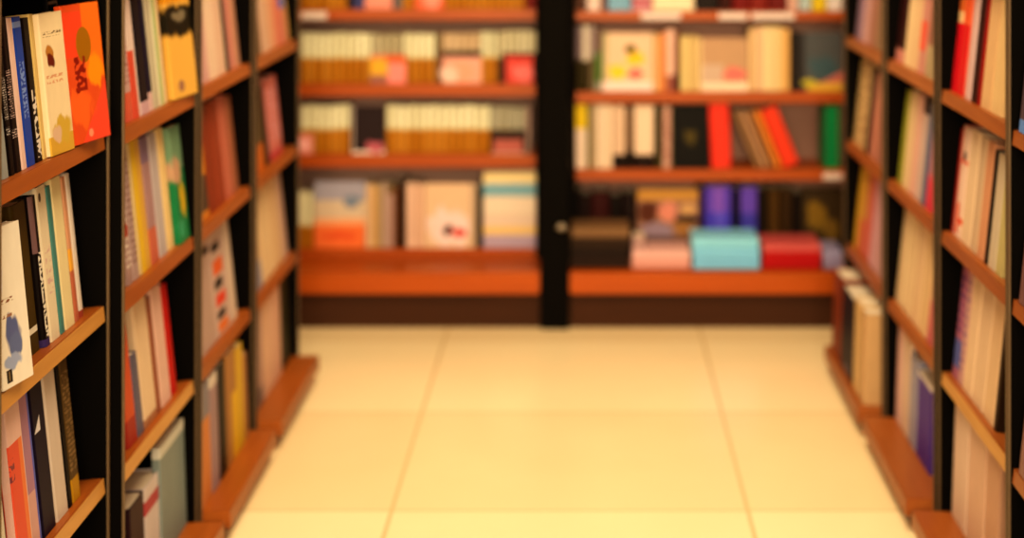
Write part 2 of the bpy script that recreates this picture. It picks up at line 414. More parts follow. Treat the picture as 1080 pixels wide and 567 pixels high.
row('L2', 'C', [
    S(136, 146, 330, (206, 84, 44), 'orange red book at the near end', [band(0, .2, (160, 50, 34))]),
    S(146.4, 153, 372, (104, 92, 98), 'short slate blue spine'),
    S(153.5, 166.5, 305, (226, 184, 136), 'thick cream book', [band(0, .06, (170, 110, 70))]),
    S(167, 171, 312, (150, 84, 54), 'thin brown spine between two creamy books'),
    S(171.4, 181.5, 301, (220, 168, 138), 'pinkish cream book beside the red one'),
    S(182, 187.5, 299, (186, 30, 22), 'slim crimson book'),
])
row('L2', 'D', [
    S(140, 155, 458, (60, 30, 34), 'dark plum book', h=.20),
    S(155.5, 172, 455, (206, 180, 160), 'white spine with red marks', [band(.7, .85, (170, 60, 60))], h=.20),
    Fc(172.5, 198, 436, (132, 134, 116), 'grey teal cover facing the aisle', [band(.9, 1, (206, 190, 160))], sb=.02, t=.02, h=.25),
])
# ---- third left bookcase
row('L3', 'A', [
    S(215, 222, 0, (206, 150, 128), 'first pinkish white spine', h=.26),
    S(222.4, 231, 0, (222, 180, 140), 'cream spine beside the pinkish white one', h=.275),
    S(231.3, 239.5, 0, (214, 166, 128), 'cream spine beside the dark teal sliver', h=.275),
    S(240, 243.5, 0, (44, 52, 40), 'thin dark teal spine', h=.27),
    S(244, 249, 0, (196, 120, 96), 'rosy tan spine', h=.265),
    S(249.3, 254, 0, (186, 128, 92), 'last tan spine before the dark gap', h=.265),
])
row('L3', 'B', [
    S(214.5, 222, 130, (90, 66, 46), 'grey brown spine with an orange top', [band(.45, 1, (200, 122, 28)), band(0, .08, (200, 120, 40))]),
    S(222.4, 231, 106, (142, 56, 28), 'first russet book', h=.268),
    S(231.3, 239.5, 104, (150, 62, 34), 'second russet book', h=.27),
    S(240, 247.5, 100, (186, 100, 72), 'rose brown spine', h=.272),
    S(248, 253, 104, (150, 88, 56), 'thin brown spine before the dark gap', h=.26),
])
row('L3', 'C', [
    S(214.5, 230, 234, (186, 148, 122), 'grey white spine at near end', [band(.86, .93, (40, 30, 26))], h=.268),
    S(230.4, 246, 228, (196, 158, 132), 'spine with a column of coloured squares',
      [rect(.1, .6, .78, .86, (44, 32, 28)), rect(.1, .7, .56, .7, (216, 92, 36)), rect(.1, .6, .43, .52, (44, 40, 30)), rect(.1, .7, .27, .38, (216, 66, 36)), rect(.1, .6, .15, .22, (40, 30, 26)), rect(.1, .7, .03, .12, (222, 110, 40))], h=.276),
    S(246.4, 251, 226, (206, 172, 138), 'narrow whitish spine', h=.27),
])
row('L3', 'D', [
    S(215, 224.5, 386, (206, 122, 60), 'orange spine with a slate top', [band(.72, 1, (130, 116, 110))]),
    S(225, 233, 388, (158, 122, 112), 'dusty mauve spine', [band(.9, 1, (206, 180, 150))]),
    S(233.4, 241, 379, (34, 28, 18), 'black spine'),
    S(241.4, 252, 362, (170, 112, 56), 'tan book with a yellow strip', [rect(.5, 1, 0, .6, (216, 160, 30))]),
    S(252.4, 259, 364, (206, 156, 40), 'mustard spine'),
    S(259.4, 263, 372, (170, 110, 60), 'narrow brown spine'),
], setback=.0)
# ---- farthest left bookcase
row('L4', 'A', [
    S(271.5, 277, 0, (120, 84, 52), 'dusky brown spine', h=.25),
    S(277.3, 285, 0, (206, 158, 120), 'first creamy spine', h=.26),
    S(285.3, 292, 0, (214, 150, 104), 'peach spine left of the orange pink one', h=.26),
    S(292.3, 298, 0, (214, 116, 84), 'orange pink spine', h=.26),
    S(298.3, 304, 0, (206, 120, 90), 'coral spine with a blue top', [band(.42, 1, (92, 100, 150))], h=.262),
    S(304.3, 308.5, 0, (200, 150, 70), 'yellow tan spine', h=.25),
])
row('L4', 'B', [
    S(271.5, 280, 88, (92, 70, 38), 'olive brown spine', [band(0, .3, (196, 96, 24))]),
    S(280.5, 286, 92, (70, 48, 30), 'dark umber spine', h=.24),
    S(286.5, 299, 80, (204, 110, 92), 'salmon pink book, alone beside the dark gap', [txt(.1, .9, .2, .9, (220, 150, 140), (4, 30)), band(0, .1, (186, 60, 60))], h=.245),
])
row('L4', 'C', [
    S(271.5, 278, 196, (196, 152, 106), 'tan cream spine', [band(0, .3, (140, 130, 130))], h=.26),
    S(278.4, 290, 188, (228, 184, 128), 'first wide cream book', h=.276),
    S(290.4, 299, 190, (220, 172, 118), 'second wide cream book', h=.274),
    S(299.4, 304.5, 192, (196, 150, 120), 'pinkish grey spine', h=.27),
])
row('L4', 'D', [
    S(271.5, 279, 325, (170, 128, 104), 'greyish pink book', [band(0, .2, (120, 96, 84))], h=.29),
    S(279.4, 289, 318, (226, 172, 130), 'first tall peach white book', h=.285),
    S(289.4, 298, 318, (222, 166, 128), 'second tall peach white book', h=.285),
    S(298.4, 306.5, 298, (52, 46, 22), 'dark green book with pale pages on top', h=.285),
], setback=.02)

# ---- bookcase cut off at the right edge
row('R0', 'A', [
    S(1073.5, 1088, 90, (92, 70, 70), 'dusky mauve book', [band(0, .1, (100, 130, 170))], h=.26),
    S(1089, 1106, 90, (150, 110, 90), 'brownish pink book just outside the frame', h=.26),
], setback=.01)
row('R0', 'B', [
    S(1073.5, 1090, 95, (96, 136, 180), 'light blue book', [band(0, .7, (120, 80, 70))], h=.278),
    S(1090.5, 1106, 100, (160, 120, 96), 'tan book just outside the frame', h=.27),
], setback=.01)
row('R0', 'C', [
    S(1073.5, 1090, 330, (150, 104, 84), 'rosy brown book', h=.27),
    S(1090.5, 1108, 330, (190, 150, 110), 'cream book just outside the frame', h=.26),
], setback=.01)
# ---- nearest full right bookcase
row('R1', 'A', [
    S(1001.5, 1007.5, 0, (198, 22, 30), 'first crimson spine with a patterned top', [band(.62, 1, (200, 96, 40)), band(.62, .72, (220, 170, 110)), band(.9, 1, (222, 180, 120))], h=.268),
    S(1008, 1015, 0, (212, 40, 34), 'second crimson spine, beside the grey white one', [band(.62, 1, (222, 90, 46))], h=.268),
    S(1015.4, 1023, 0, (212, 166, 146), 'grey white spine between crimson and maroon', [rect(0, .35, 0, 1, (222, 120, 90))], h=.272),
    S(1023.4, 1033, 0, (66, 10, 10), 'dark maroon book', [rect(.75, 1, 0, 1, (150, 16, 16)), rect(0, .3, 0, 1, (40, 8, 8))], h=.275),
    S(1033.4, 1044, 0, (222, 168, 110), 'cream book right of the maroon one', h=.278),
    S(1044.4, 1056, 0, (228, 180, 116), 'cream book at the near end', h=.28),
])
row('R1', 'B', [
    S(1000.2, 1004, 140, (150, 30, 24), 'thin dark red edge at the far end', h=.25),
    S(1004.3, 1012, 133, (232, 184, 148), 'off white book with red and black marks', [ell(.6, .72, .2, .06, (60, 40, 34)), band(.66, .7, (214, 110, 80)), rect(.3, .6, .03, .3, (214, 84, 50)), rect(.6, 1, .12, .18, (214, 84, 50)), rect(0, .2, 0, 1, (206, 100, 76))], h=.262),
    S(1012.4, 1022, 134, (228, 184, 136), 'plain cream book beside the marked one', h=.265),
    S(1022.4, 1029, 136, (206, 164, 120), 'greyish cream spine', h=.262),
    S(1029.4, 1036.5, 138, (212, 142, 96), 'peachy tan spine left of the black sliver', h=.26),
    S(1037, 1040.5, 145, (28, 18, 12), 'thin black spine', h=.25),
    S(1041, 1048.5, 150, (206, 176, 136), 'pale spine right of the black sliver', h=.25),
    S(1049, 1056, 155, (196, 170, 104), 'olive cream spine at the near end', h=.245),
])
row('R1', 'C', [
    S(1003.5, 1009, 282, (170, 96, 104), 'purple pink mottled spine', [txt(.1, .9, .4, .95, (90, 50, 90), (3, 26)), band(.1, .35, (90, 90, 130))], h=.262),
    S(1009.3, 1014, 280, (196, 140, 120), 'pink speckled spine next to the cream books', [txt(.1, .9, .1, .95, (130, 90, 110), (3, 26))], h=.266),
    S(1014.4, 1024, 282, (230, 184, 136), 'first of three wide cream books, farthest', h=.27),
    S(1024.4, 1036, 284, (226, 180, 132), 'middle one of three wide cream books', h=.27),
    S(1036.4, 1047, 290, (224, 176, 124), 'nearest of three wide cream books', h=.27),
    S(1047.4, 1050.5, 300, (60, 36, 18), 'thin dark brown spine at the near end', h=.26),
])
row('R1', 'D', [
    S(1003, 1018, 436, (228, 184, 146), 'tall pale book, farthest', h=.27),
    S(1018.5, 1036, 440, (222, 170, 130), 'tall peach book in the middle', h=.27),
    S(1036.5, 1050, 444, (206, 150, 110), 'tall tan book, nearest', h=.265),
])
# ---- second right bookcase
row('R2', 'A', [
    S(942, 952, 0, (66, 26, 22), 'dark maroon book at the far end', [band(0, .14, (196, 120, 96))], h=.262),
    S(952.4, 959, 0, (228, 184, 126), 'first tall cream spine', h=.275),
    S(959.3, 966, 0, (220, 170, 116), 'second tall cream spine', h=.275),
    S(966.4, 974, 0, (200, 130, 104), 'rosy spine with a red patch', [rect(.1, .9, .22, .5, (220, 84, 56))], h=.275),
    S(974.3, 982, 0, (150, 92, 68), 'brown rose spine at the near end', [band(0, .3, (170, 140, 96))], h=.275),
])
row('R2', 'B', [
    S(946, 950, 112, (150, 140, 40), 'thin green yellow spine', h=.262),
    S(950.3, 957, 104, (222, 180, 124), 'cream spine beside the green yellow sliver', h=.27),
    S(957.3, 964, 104, (220, 160, 128), 'pinkish spine, third along', h=.27),
    S(964.3, 970, 108, (196, 160, 136), 'grey pink spine', [band(.85, 1, (70, 50, 44))], h=.27),
    S(970.3, 974.5, 112, (92, 96, 108), 'slate blue spine', h=.262),
    S(974.8, 982.5, 120, (204, 90, 90), 'raspberry pink spine', [band(.35, .75, (170, 110, 110)), band(.0, .3, (206, 60, 70))], h=.262),
])
row('R2', 'C', [
    S(943, 951, 222, (222, 180, 126), 'first buff book, at the far end', h=.272),
    S(952, 960, 222, (228, 184, 128), 'second buff book', h=.276),
    S(960.3, 968, 224, (226, 178, 124), 'third buff book', [rect(0, .2, 0, 1, (190, 140, 96))], h=.276),
    S(968.3, 976, 226, (222, 174, 116), 'fourth buff book', h=.275),
    S(976.3, 982.5, 230, (206, 146, 104), 'pink brown spine with a yellow mark', [band(.78, .92, (214, 160, 30)), band(0, .4, (196, 100, 90))], h=.268),
])
row('R2', 'D', [
    S(942, 946, 350, (220, 164, 138), 'first pinkish white spine', [rect(.5, .8, 0, 1, (190, 120, 100))], h=.275),
    S(946.3, 950, 350, (226, 176, 146), 'second pinkish white spine', h=.278),
    S(950.3, 957, 360, (222, 180, 140), 'cream spine left of the pale blue one', h=.28),
    S(957.3, 965, 380, (160, 146, 146), 'pale blue grey spine with white pages', h=.24),
    S(965.4, 980, 400, (84, 52, 124), 'purple book with white pages', [band(.95, 1, (226, 200, 170))], h=.222),
])
# ---- farthest right bookcase
row('R3', 'A', [
    S(902, 908, 0, (158, 120, 124), 'lilac grey spine', h=.262),
    S(908.4, 914, 0, (206, 150, 130), 'pale pink spine', h=.265),
    S(914.4, 921, 0, (170, 110, 84), 'rose brown spine', h=.262),
    S(921.4, 928, 0, (150, 110, 74), 'dull tan spine', h=.255),
])
row('R3', 'B', [
    S(897, 903.5, 76, (222, 176, 110), 'cream spine with dark patterns', [txt(.1, .9, .05, .95, (110, 76, 40), (2, 22))], h=.27),
    S(903.8, 910.5, 76, (216, 168, 108), 'mottled cream spine, second along', [txt(.1, .9, .05, .95, (130, 86, 50), (2, 16))], h=.27),
    S(911, 915.5, 84, (44, 28, 20), 'black brown spine', h=.262),
    S(916, 922, 84, (196, 124, 94), 'dull salmon spine', h=.262),
    S(922.4, 928, 84, (176, 110, 84), 'rose tan spine at the near end', h=.262),
])
row('R3', 'C', [
    S(897, 903, 190, (214, 156, 46), 'mustard yellow book', h=.27),
    S(903.3, 909, 190, (206, 140, 60), 'ochre spine with a red foot', [band(0, .4, (200, 96, 60))], h=.268),
    S(909.3, 914.5, 192, (206, 100, 76), 'coral red spine', h=.262),
    S(915, 921.5, 194, (206, 146, 136), 'lilac pink spine', h=.268),
    S(922, 928, 196, (196, 140, 122), 'greyish pink spine at the near end', h=.268),
])
row('R3', 'D', [
    S(877, 885.5, 306, (136, 54, 26), 'russet book at the far end', h=.262),
    S(885.8, 898.5, 306, (40, 28, 40), 'navy black book with pale page tops', [ell(.5, .07, .3, .04, (110, 90, 90))], h=.25, hard=True),
    S(898.8, 904.5, 300, (220, 170, 104), 'cream book beside the navy black one', h=.268),
    S(904.8, 909.6, 304, (196, 146, 92), 'tan book at the near end', h=.264),
], setback=-.048)

# ------------------------------------------------------------------ wall units at the end of the aisle
ZF, ZS, ZB = 6.81, 7.072, 7.36     # bench front, shelf front, back board
LEDGE = 0.204
def make_unit(x0, x1, tops, label, lower_lip, words, tags, backm):
    root = empty('wall_bookcase', Matrix.Translation(((x0 + x1) / 2, ZF, 0))); tag(root, label, 'bookcase', 'wall bookcases at the end of the aisle')
    w = (x1 - x0) / 2
    d = ZS - ZF; db = ZB - ZF
    box('back_panel', (-w, w, db, db + 0.02, 0, 2.3), backm, root)
    for e in (-1, 1):
        a, b = sorted((e * w, e * (w - 0.02)))
        box('side_panel', (a, b, d, db - .001, LEDGE + .001, 2.3), M_POST, root)
    iw = w - 0.021
    for top, th in tops:
        s = box('shelf', (-iw, iw, d, db - .001, top - th, top), M_WSHELF, root, 0.002)
        for (tx0, tx1, ty0, ty1) in tags:
            zt0 = height_at(ty1, ZS - .01)
            if abs(zt0 - top) < 0.06:
                X0, X1 = lat_at(tx0, ZS) - (x0 + x1)/2, lat_at(tx1, ZS) - (x0 + x1)/2
                box('price_label', (X0, X1, d - 0.004, d - 0.0005, top - th + .004, top - th + .004 + min(th - .004, (ty1 - ty0) * ZS / F)), M_TAG, s)
    if lower_lip:
        box('lower_shelf', (-iw, iw, d, db - .001, LEDGE + .001, LEDGE + 0.034), M_WSHELF, root, 0.002)
    box('bench_top', (-w, w, 0, db - .001, LEDGE - 0.078, LEDGE), M_WBENCH, root, 0.003)
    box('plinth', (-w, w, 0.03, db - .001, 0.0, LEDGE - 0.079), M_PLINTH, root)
    return root
LX0, LX1 = -1.30, -0.156
RX0, RX1 = -0.048, 1.30
make_unit(LX0, LX1, ((1.131, .04), (.853, .046), (.590, .048), (1.43, .04)),
          'cherry wall bookcase with bench, left of the black column', True, 'left wall bookcase', [(318, 345, 13, 21)], M_WBACK)
make_unit(RX0, RX1, ((1.124, .034), (.824, .042), (.535, .042), (1.43, .04)),
          'cherry wall bookcase with bench, right of the black column', False, 'right wall bookcase',
          [(676, 718, 14, 21), (758, 788, 11, 18), (793, 838, 11, 18), (868, 888, 179, 186)], M_WBACKD)
rc = empty('column', Matrix.Translation((-0.102, ZF, 0))); tag(rc, 'wide black column between the two cherry wall bookcases', 'column')
box('post', (-0.0525, 0.0525, -0.004, 0.57, 0, 2.3), M_POST, rc, 0.003)
bm = bmesh.new()
bmesh.ops.create_uvsphere(bm, u_segments=20, v_segments=12, radius=0.016, matrix=Matrix.Translation((0.024, -0.012, height_at(239, ZF))) @ Matrix.Diagonal((1.2, .6, .8, 1)))
link('knob', bm, M_KNOB, rc, smooth=True)

W_TOP = {('L', 1): 1.131, ('L', 2): .853, ('L', 3): .590, ('L', 4): LEDGE + .034,
         ('R', 1): 1.124, ('R', 2): .824, ('R', 3): .535, ('R', 4): LEDGE}
W_WORD = {1: 'top shelf', 2: 'second shelf', 3: 'third shelf', 4: 'lowest shelf'}
U_WORD = {'L': 'left wall bookcase', 'R': 'right wall bookcase'}
def wrow(unit, r, items, front=0.02):
    base = W_TOP[(unit, r)] + 0.0006
    group = 'books on the %s of the %s' % (W_WORD[r], U_WORD[unit])
    for kind, x0, x1, yt, rgb, look, shapes, o in items:
        z = ZS + o.get('sb', front)
        X0, X1 = lat_at(x0, z), lat_at(x1, z)
        lean = R(o.get('lean', 0))
        h = o.get('h') or (height_at(yt, z) - base) / math.cos(lean)
        label = '%s, %s, %s' % (look, W_WORD[r], U_WORD[unit])
        face = Matrix.Rotation(-math.pi/2, 4, 'Z')
        if kind == 'S':
            t = (X1 - X0) * math.cos(lean) - 0.0012
            d = o.get('d', min(0.17, 0.68 * h))
            if lean:
                px = X0 if lean > 0 else X1
                mw = Matrix.Translation((px, z, base)) @ face @ Matrix.Rotation(lean, 4, 'X') @ Matrix.Translation((0, (t/2) * (1 if lean > 0 else -1), 0))
            else:
                mw = Matrix.Translation(((X0 + X1) / 2, z, base)) @ face
            make_book(mw, t, h, d, rgb, label, group, shapes)
        else:
            t = o.get('t', 0.016)
            mw = Matrix.Translation((X0, z, base)) @ face @ Matrix.Rotation(-R(o.get('tilt', 3)), 4, 'Y')
            pre = Matrix.Translation((-t/2, 0, 0)) @ Matrix.Rotation(-math.pi/2, 4, 'Z')
            make_book(mw, t, h, X1 - X0 - .001, rgb, label, group, shapes, True, pre)

ORD = ['first', 'second', 'third', 'fourth', 'fifth', 'sixth', 'seventh', 'eighth', 'ninth', 'tenth', 'eleventh', 'twelfth', 'thirteenth', 'fourteenth', 'fifteenth', 'sixteenth']
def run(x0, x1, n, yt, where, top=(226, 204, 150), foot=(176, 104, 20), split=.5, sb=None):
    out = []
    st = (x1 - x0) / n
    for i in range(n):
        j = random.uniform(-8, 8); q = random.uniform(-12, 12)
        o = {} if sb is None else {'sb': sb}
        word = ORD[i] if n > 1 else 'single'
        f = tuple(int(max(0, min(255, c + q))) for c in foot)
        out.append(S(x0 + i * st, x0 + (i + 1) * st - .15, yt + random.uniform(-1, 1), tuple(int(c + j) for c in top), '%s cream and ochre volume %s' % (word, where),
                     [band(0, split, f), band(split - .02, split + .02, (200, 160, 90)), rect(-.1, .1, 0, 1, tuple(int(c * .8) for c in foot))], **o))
    return out

wrow('L', 1, run(317, 366, 7, -50, 'from left', split=.62) + [
    S(366.3, 372, -40, (44, 30, 26), 'dark brown spine'),
    S(372.3, 384, -45, (70, 66, 96), 'navy blue book'),
    Fc(384.5, 414, -48, (226, 134, 104), 'salmon pink cover', [band(.4, 1, (206, 170, 150))]),
    S(415, 424, -45, (110, 96, 84), 'grey spine')] + run(424.5, 437, 2, -50, 'left of the coral cover', split=.62) + [
    Fc(437.5, 468, -45, (226, 96, 58), 'coral orange cover', [ell(.6, .2, .3, .2, (236, 130, 100))])] +
    run(468.5, 554, 12, -50, 'right of the coral cover', split=.62) + [S(554.5, 566, -45, (120, 26, 18), 'dark red book at right end')])
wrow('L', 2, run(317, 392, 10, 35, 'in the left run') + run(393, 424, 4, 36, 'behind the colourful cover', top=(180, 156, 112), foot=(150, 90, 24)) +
     run(425, 459, 5, 35, 'right of the colourful cover') + [S(459.5, 465, 36, (120, 92, 50), 'dim olive spine')] +
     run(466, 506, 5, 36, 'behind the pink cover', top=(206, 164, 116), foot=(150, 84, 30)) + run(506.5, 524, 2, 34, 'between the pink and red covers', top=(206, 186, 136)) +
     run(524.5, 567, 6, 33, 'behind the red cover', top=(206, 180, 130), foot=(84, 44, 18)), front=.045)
wrow('L', 2, [
    Fc(390, 428, 58, (216, 120, 70), 'small cover with yellow left and pink right', [rect(0, .5, .3, .85, (216, 150, 40)), rect(0, .5, 0, .3, (150, 90, 70)), rect(.5, 1, 0, .72, (232, 124, 104)), rect(.45, 1, .75, 1, (206, 84, 34))]),
    Fc(461, 508, 54, (226, 150, 116), 'pale pink cover with a dark top', [band(.82, 1, (52, 32, 18)), rect(0, .13, 0, 1, (110, 66, 40)), ell(.55, .35, .28, .3, (240, 142, 104)), blob(.28, .25, .2, .25, (222, 172, 140))]),
    Fc(529, 566, 56, (206, 62, 46), 'red cover with a pink centre', [rect(0, .12, 0, 1, (60, 28, 18)), rect(.9, 1, 0, 1, (50, 28, 20)), blob(.6, .35, .3, .3, (226, 104, 88)), band(.9, 1, (90, 34, 22))]),
], front=.012)
wrow('L', 3, run(317, 369, 7, 111, 'in the left run') + run(407, 517, 14, 111, 'in the long run') +
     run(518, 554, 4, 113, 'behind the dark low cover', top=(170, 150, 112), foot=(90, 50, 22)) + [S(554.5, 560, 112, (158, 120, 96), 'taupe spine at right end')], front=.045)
wrow('L', 3, [
    Fc(312, 330, 142, (222, 130, 104), 'small pink cover at left end', [blob(.5, .5, .3, .3, (232, 160, 140))]),
    Fc(371, 406, 112, (52, 32, 30), 'dark maroon cover with a pink corner', [rect(0, 1, 0, .07, (226, 190, 160)), blob(.72, .14, .3, .12, (176, 84, 84)), rect(0, .05, 0, 1, (214, 180, 150))]),
    Fc(518, 555, 137, (66, 38, 26), 'low dark cover with a pinkish foot', [rect(.08, .9, .05, .6, (170, 84, 66)), band(0, .06, (206, 150, 120))]),
], front=.012)
wrow('L', 4, run(312, 330, 2, 203, 'at left end', split=.4) + [
    Fc(331, 385, 192, (206, 170, 130), 'cover with slate sky and orange red foot', [band(.72, 1, (156, 140, 136)), blob(.75, .7, .2, .1, (116, 118, 120)), band(0, .35, (224, 104, 46)), band(.35, .45, (226, 150, 96)), blob(.5, .18, .4, .06, (214, 80, 34))]),
    S(385.5, 391, 194, (214, 168, 120), 'cream tan spine'), S(391.3, 396.5, 195, (220, 160, 96), 'peach spine'), S(396.8, 402, 196, (176, 136, 80), 'olive tan spine'),
    S(402.3, 408, 193, (186, 146, 116), 'pinkish grey spine'), S(408.3, 415, 194, (176, 132, 108), 'mauve grey spine', [band(.85, 1, (110, 80, 40))]), S(415.3, 419.5, 196, (120, 66, 30), 'brown spine'),
    S(420, 427.5, 190, (56, 26, 12), 'dark chocolate spine'),
    S(428, 437.5, 193, (230, 176, 136), 'pale peach book'), S(438, 447, 194, (226, 170, 128), 'pale peach book beside the white cover'),
    Fc(447.5, 502, 194, (222, 172, 124), 'white cover with a black and red figure', [blob(.5, .3, .4, .3, (230, 186, 160)), blob(.46, .28, .1, .1, (60, 24, 18)), blob(.68, .24, .14, .07, (206, 60, 44)), rect(.88, 1, 0, 1, (190, 150, 110))]),
    S(502.5, 509, 196, (44, 34, 18), 'dark olive spine'),
    Fc(509.5, 567, 181, (222, 186, 136), 'large cover with cream, teal and lavender stripes', [band(.86, .97, (230, 190, 120)), band(.67, .84, (122, 150, 142)), band(.45, .66, (222, 186, 146)), band(.28, .44, (216, 176, 140)), band(.18, .28, (224, 172, 96)), band(0, .17, (172, 140, 140))], t=.03),
])
wrow('R', 1, [
    S(604, 618, -40, (90, 50, 30), 'brown book at left end'), S(618.5, 634, -40, (222, 180, 150), 'white spine'), S(634.5, 640, -40, (110, 60, 44), 'thin brown spine'),
    S(640.5, 666, -40, (122, 152, 156), 'thick light blue book'), S(666.5, 688, -40, (206, 140, 130), 'thick dusty pink book', [band(.1, .25, (170, 80, 80))]),
    Fc(688.5, 732, -40, (232, 196, 144), 'cream cover'), S(732.5, 758, -40, (44, 30, 24), 'black book left of dark red'),
    S(758.5, 772, -40, (70, 24, 16), 'maroon black book'), S(772.5, 790, -40, (120, 24, 18), 'dark red book'), S(790.5, 810, -40, (128, 34, 22), 'second dark red book'), S(810.5, 830, -40, (112, 28, 22), 'third dark red book'),
    S(830.5, 842, -40, (206, 150, 120), 'pale pink spine'), S(842.5, 856, -40, (170, 170, 150), 'pale grey spine'), S(856.5, 872, -40, (214, 170, 30), 'bright yellow book'), S(872.5, 889, -40, (226, 196, 170), 'white book at right end'),
])
wrow('R', 2, [
    S(601.5, 608, 28, (28, 20, 12), 'first black spine with a mauve top', [band(.45, 1, (136, 106, 96))]), S(608.3, 614, 28, (64, 46, 8), 'olive spine with a mauve top', [band(.5, 1, (120, 92, 84))]),
    S(614.3, 621, 27, (60, 44, 10), 'olive black spine with white top', [band(.46, 1, (206, 176, 140))]), S(621.3, 627, 27, (110, 84, 52), 'greyish spine', [band(.5, 1, (160, 130, 110))]),
    S(627.3, 634, 30, (76, 104, 34), 'green spine', [band(.62, 1, (110, 76, 60)), band(0, .15, (140, 130, 100))]),
    Fc(635, 689, 35, (224, 174, 128), 'cream cover with yellow and red shapes', [rect(0, .12, 0, 1, (176, 150, 100)), blob(.64, .56, .2, .13, (220, 170, 30)), ell(.56, .72, .12, .08, (110, 84, 30)), blob(.3, .33, .17, .12, (226, 176, 36)), blob(.64, .3, .15, .09, (220, 100, 80)), band(0, .16, (232, 190, 160))]),
    S(689.5, 695, 36, (222, 166, 100), 'buff spine'), S(695.3, 702, 35, (224, 130, 66), 'orange spine'),
    S(702.3, 712, 31, (230, 170, 134), 'peach pink book', [band(0, .25, (150, 80, 60))]), S(712.3, 717, 32, (120, 62, 30), 'chestnut spine', [band(0, .3, (60, 20, 14))]),
    S(717.5, 727, 38, (224, 182, 110), 'cream yellow book'), S(727.5, 736.5, 38, (218, 172, 104), 'second cream yellow book'),
    Fc(737, 789, 40, (186, 136, 92), 'beige cover with a red patch at foot', [band(.0, .16, (232, 190, 146)), rect(0, .5, .15, .5, (190, 150, 116)), blob(.72, .32, .26, .12, (214, 104, 84)), rect(0, .06, 0, 1, (214, 170, 110))]),
    S(789.5, 797, 30, (222, 170, 110), 'first pale spine of five'), S(797.3, 805, 28, (226, 172, 120), 'second pale spine of five'), S(805.3, 815, 28, (236, 194, 130), 'third pale spine of five'),
    S(815.3, 824, 28, (232, 186, 120), 'fourth pale spine of five'), S(824.3, 833, 30, (222, 160, 86), 'fifth pale spine of five'),
    S(833.5, 838, 34, (46, 32, 20), 'narrow dark brown spine'),
    Fc(838.5, 889, 34, (84, 78, 70), 'slate cover with a yellow and pink foot', [rect(0, .2, 0, 1, (52, 42, 36)), blob(.6, .4, .3, .2, (66, 80, 76)), tri(.2, 1, .0, .34, (186, 96, 76)), rect(.25, 1, 0, .14, (206, 150, 50)), blob(.3, .14, .14, .07, (176, 150, 40))]),
])
wrow('R', 3, [
    S(600.5, 606, 110, (222, 172, 130), 'narrow peach spine at left end'),
    S(606.3, 621, 110, (226, 184, 146), 'white book with a yellow top', [band(.62, 1, (214, 166, 24)), rect(.85, 1, 0, 1, (120, 110, 50))]),
    S(622.5, 629, 110, (176, 140, 96), 'tan grey spine'), S(629.3, 637, 110, (232, 190, 146), 'first white spine'), S(637.3, 646, 110, (230, 186, 140), 'second white spine'),
    S(646.3, 660, 111, (214, 166, 124), 'thick white book with black foot', [band(0, .22, (40, 22, 14))]),
    S(660.5, 668, 114, (120, 84, 54), 'shadowed brown spine', [band(0, .3, (36, 18, 10))]),
    S(668.5, 690, 111, (230, 184, 140), 'second thick white book with black foot', [band(0, .22, (44, 22, 14))]),
    S(691, 697, 112, (70, 54, 24), 'dark olive spine'), S(697.3, 709, 112, (196, 140, 110), 'pink spine with green edges', [rect(0, .15, 0, 1, (90, 84, 30)), rect(.85, 1, 0, 1, (110, 100, 60)), txt(.2, .8, .1, .9, (150, 80, 70), (2, 22))]),
    Fc(710, 748, 111, (22, 15, 11), 'black cover with a faint gold emblem', [blob(.5, .5, .16, .12, (84, 64, 20))], t=.03),
    S(750.5, 772, 108, (226, 56, 34), 'thick bright red book standing upright', lean=2.5),
    S(797, 803.5, 113, (140, 96, 56), 'first leaning tan spine', lean=22, h=.226), S(804.5, 811, 113, (176, 122, 80), 'second leaning tan spine', lean=22, h=.226),
    S(812, 818, 113, (150, 96, 50), 'third leaning brown spine', lean=22, h=.226), S(819, 826, 112, (216, 116, 36), 'leaning orange book', lean=22, h=.23),
    S(827, 846, 111, (224, 60, 30), 'leaning bright red book', lean=22, h=.232),
    S(868.5, 886, 112, (14, 120, 58), 'bright green book', [rect(0, .12, 0, 1, (60, 90, 50)), rect(.88, 1, 0, 1, (120, 130, 80))], h=.235),
])
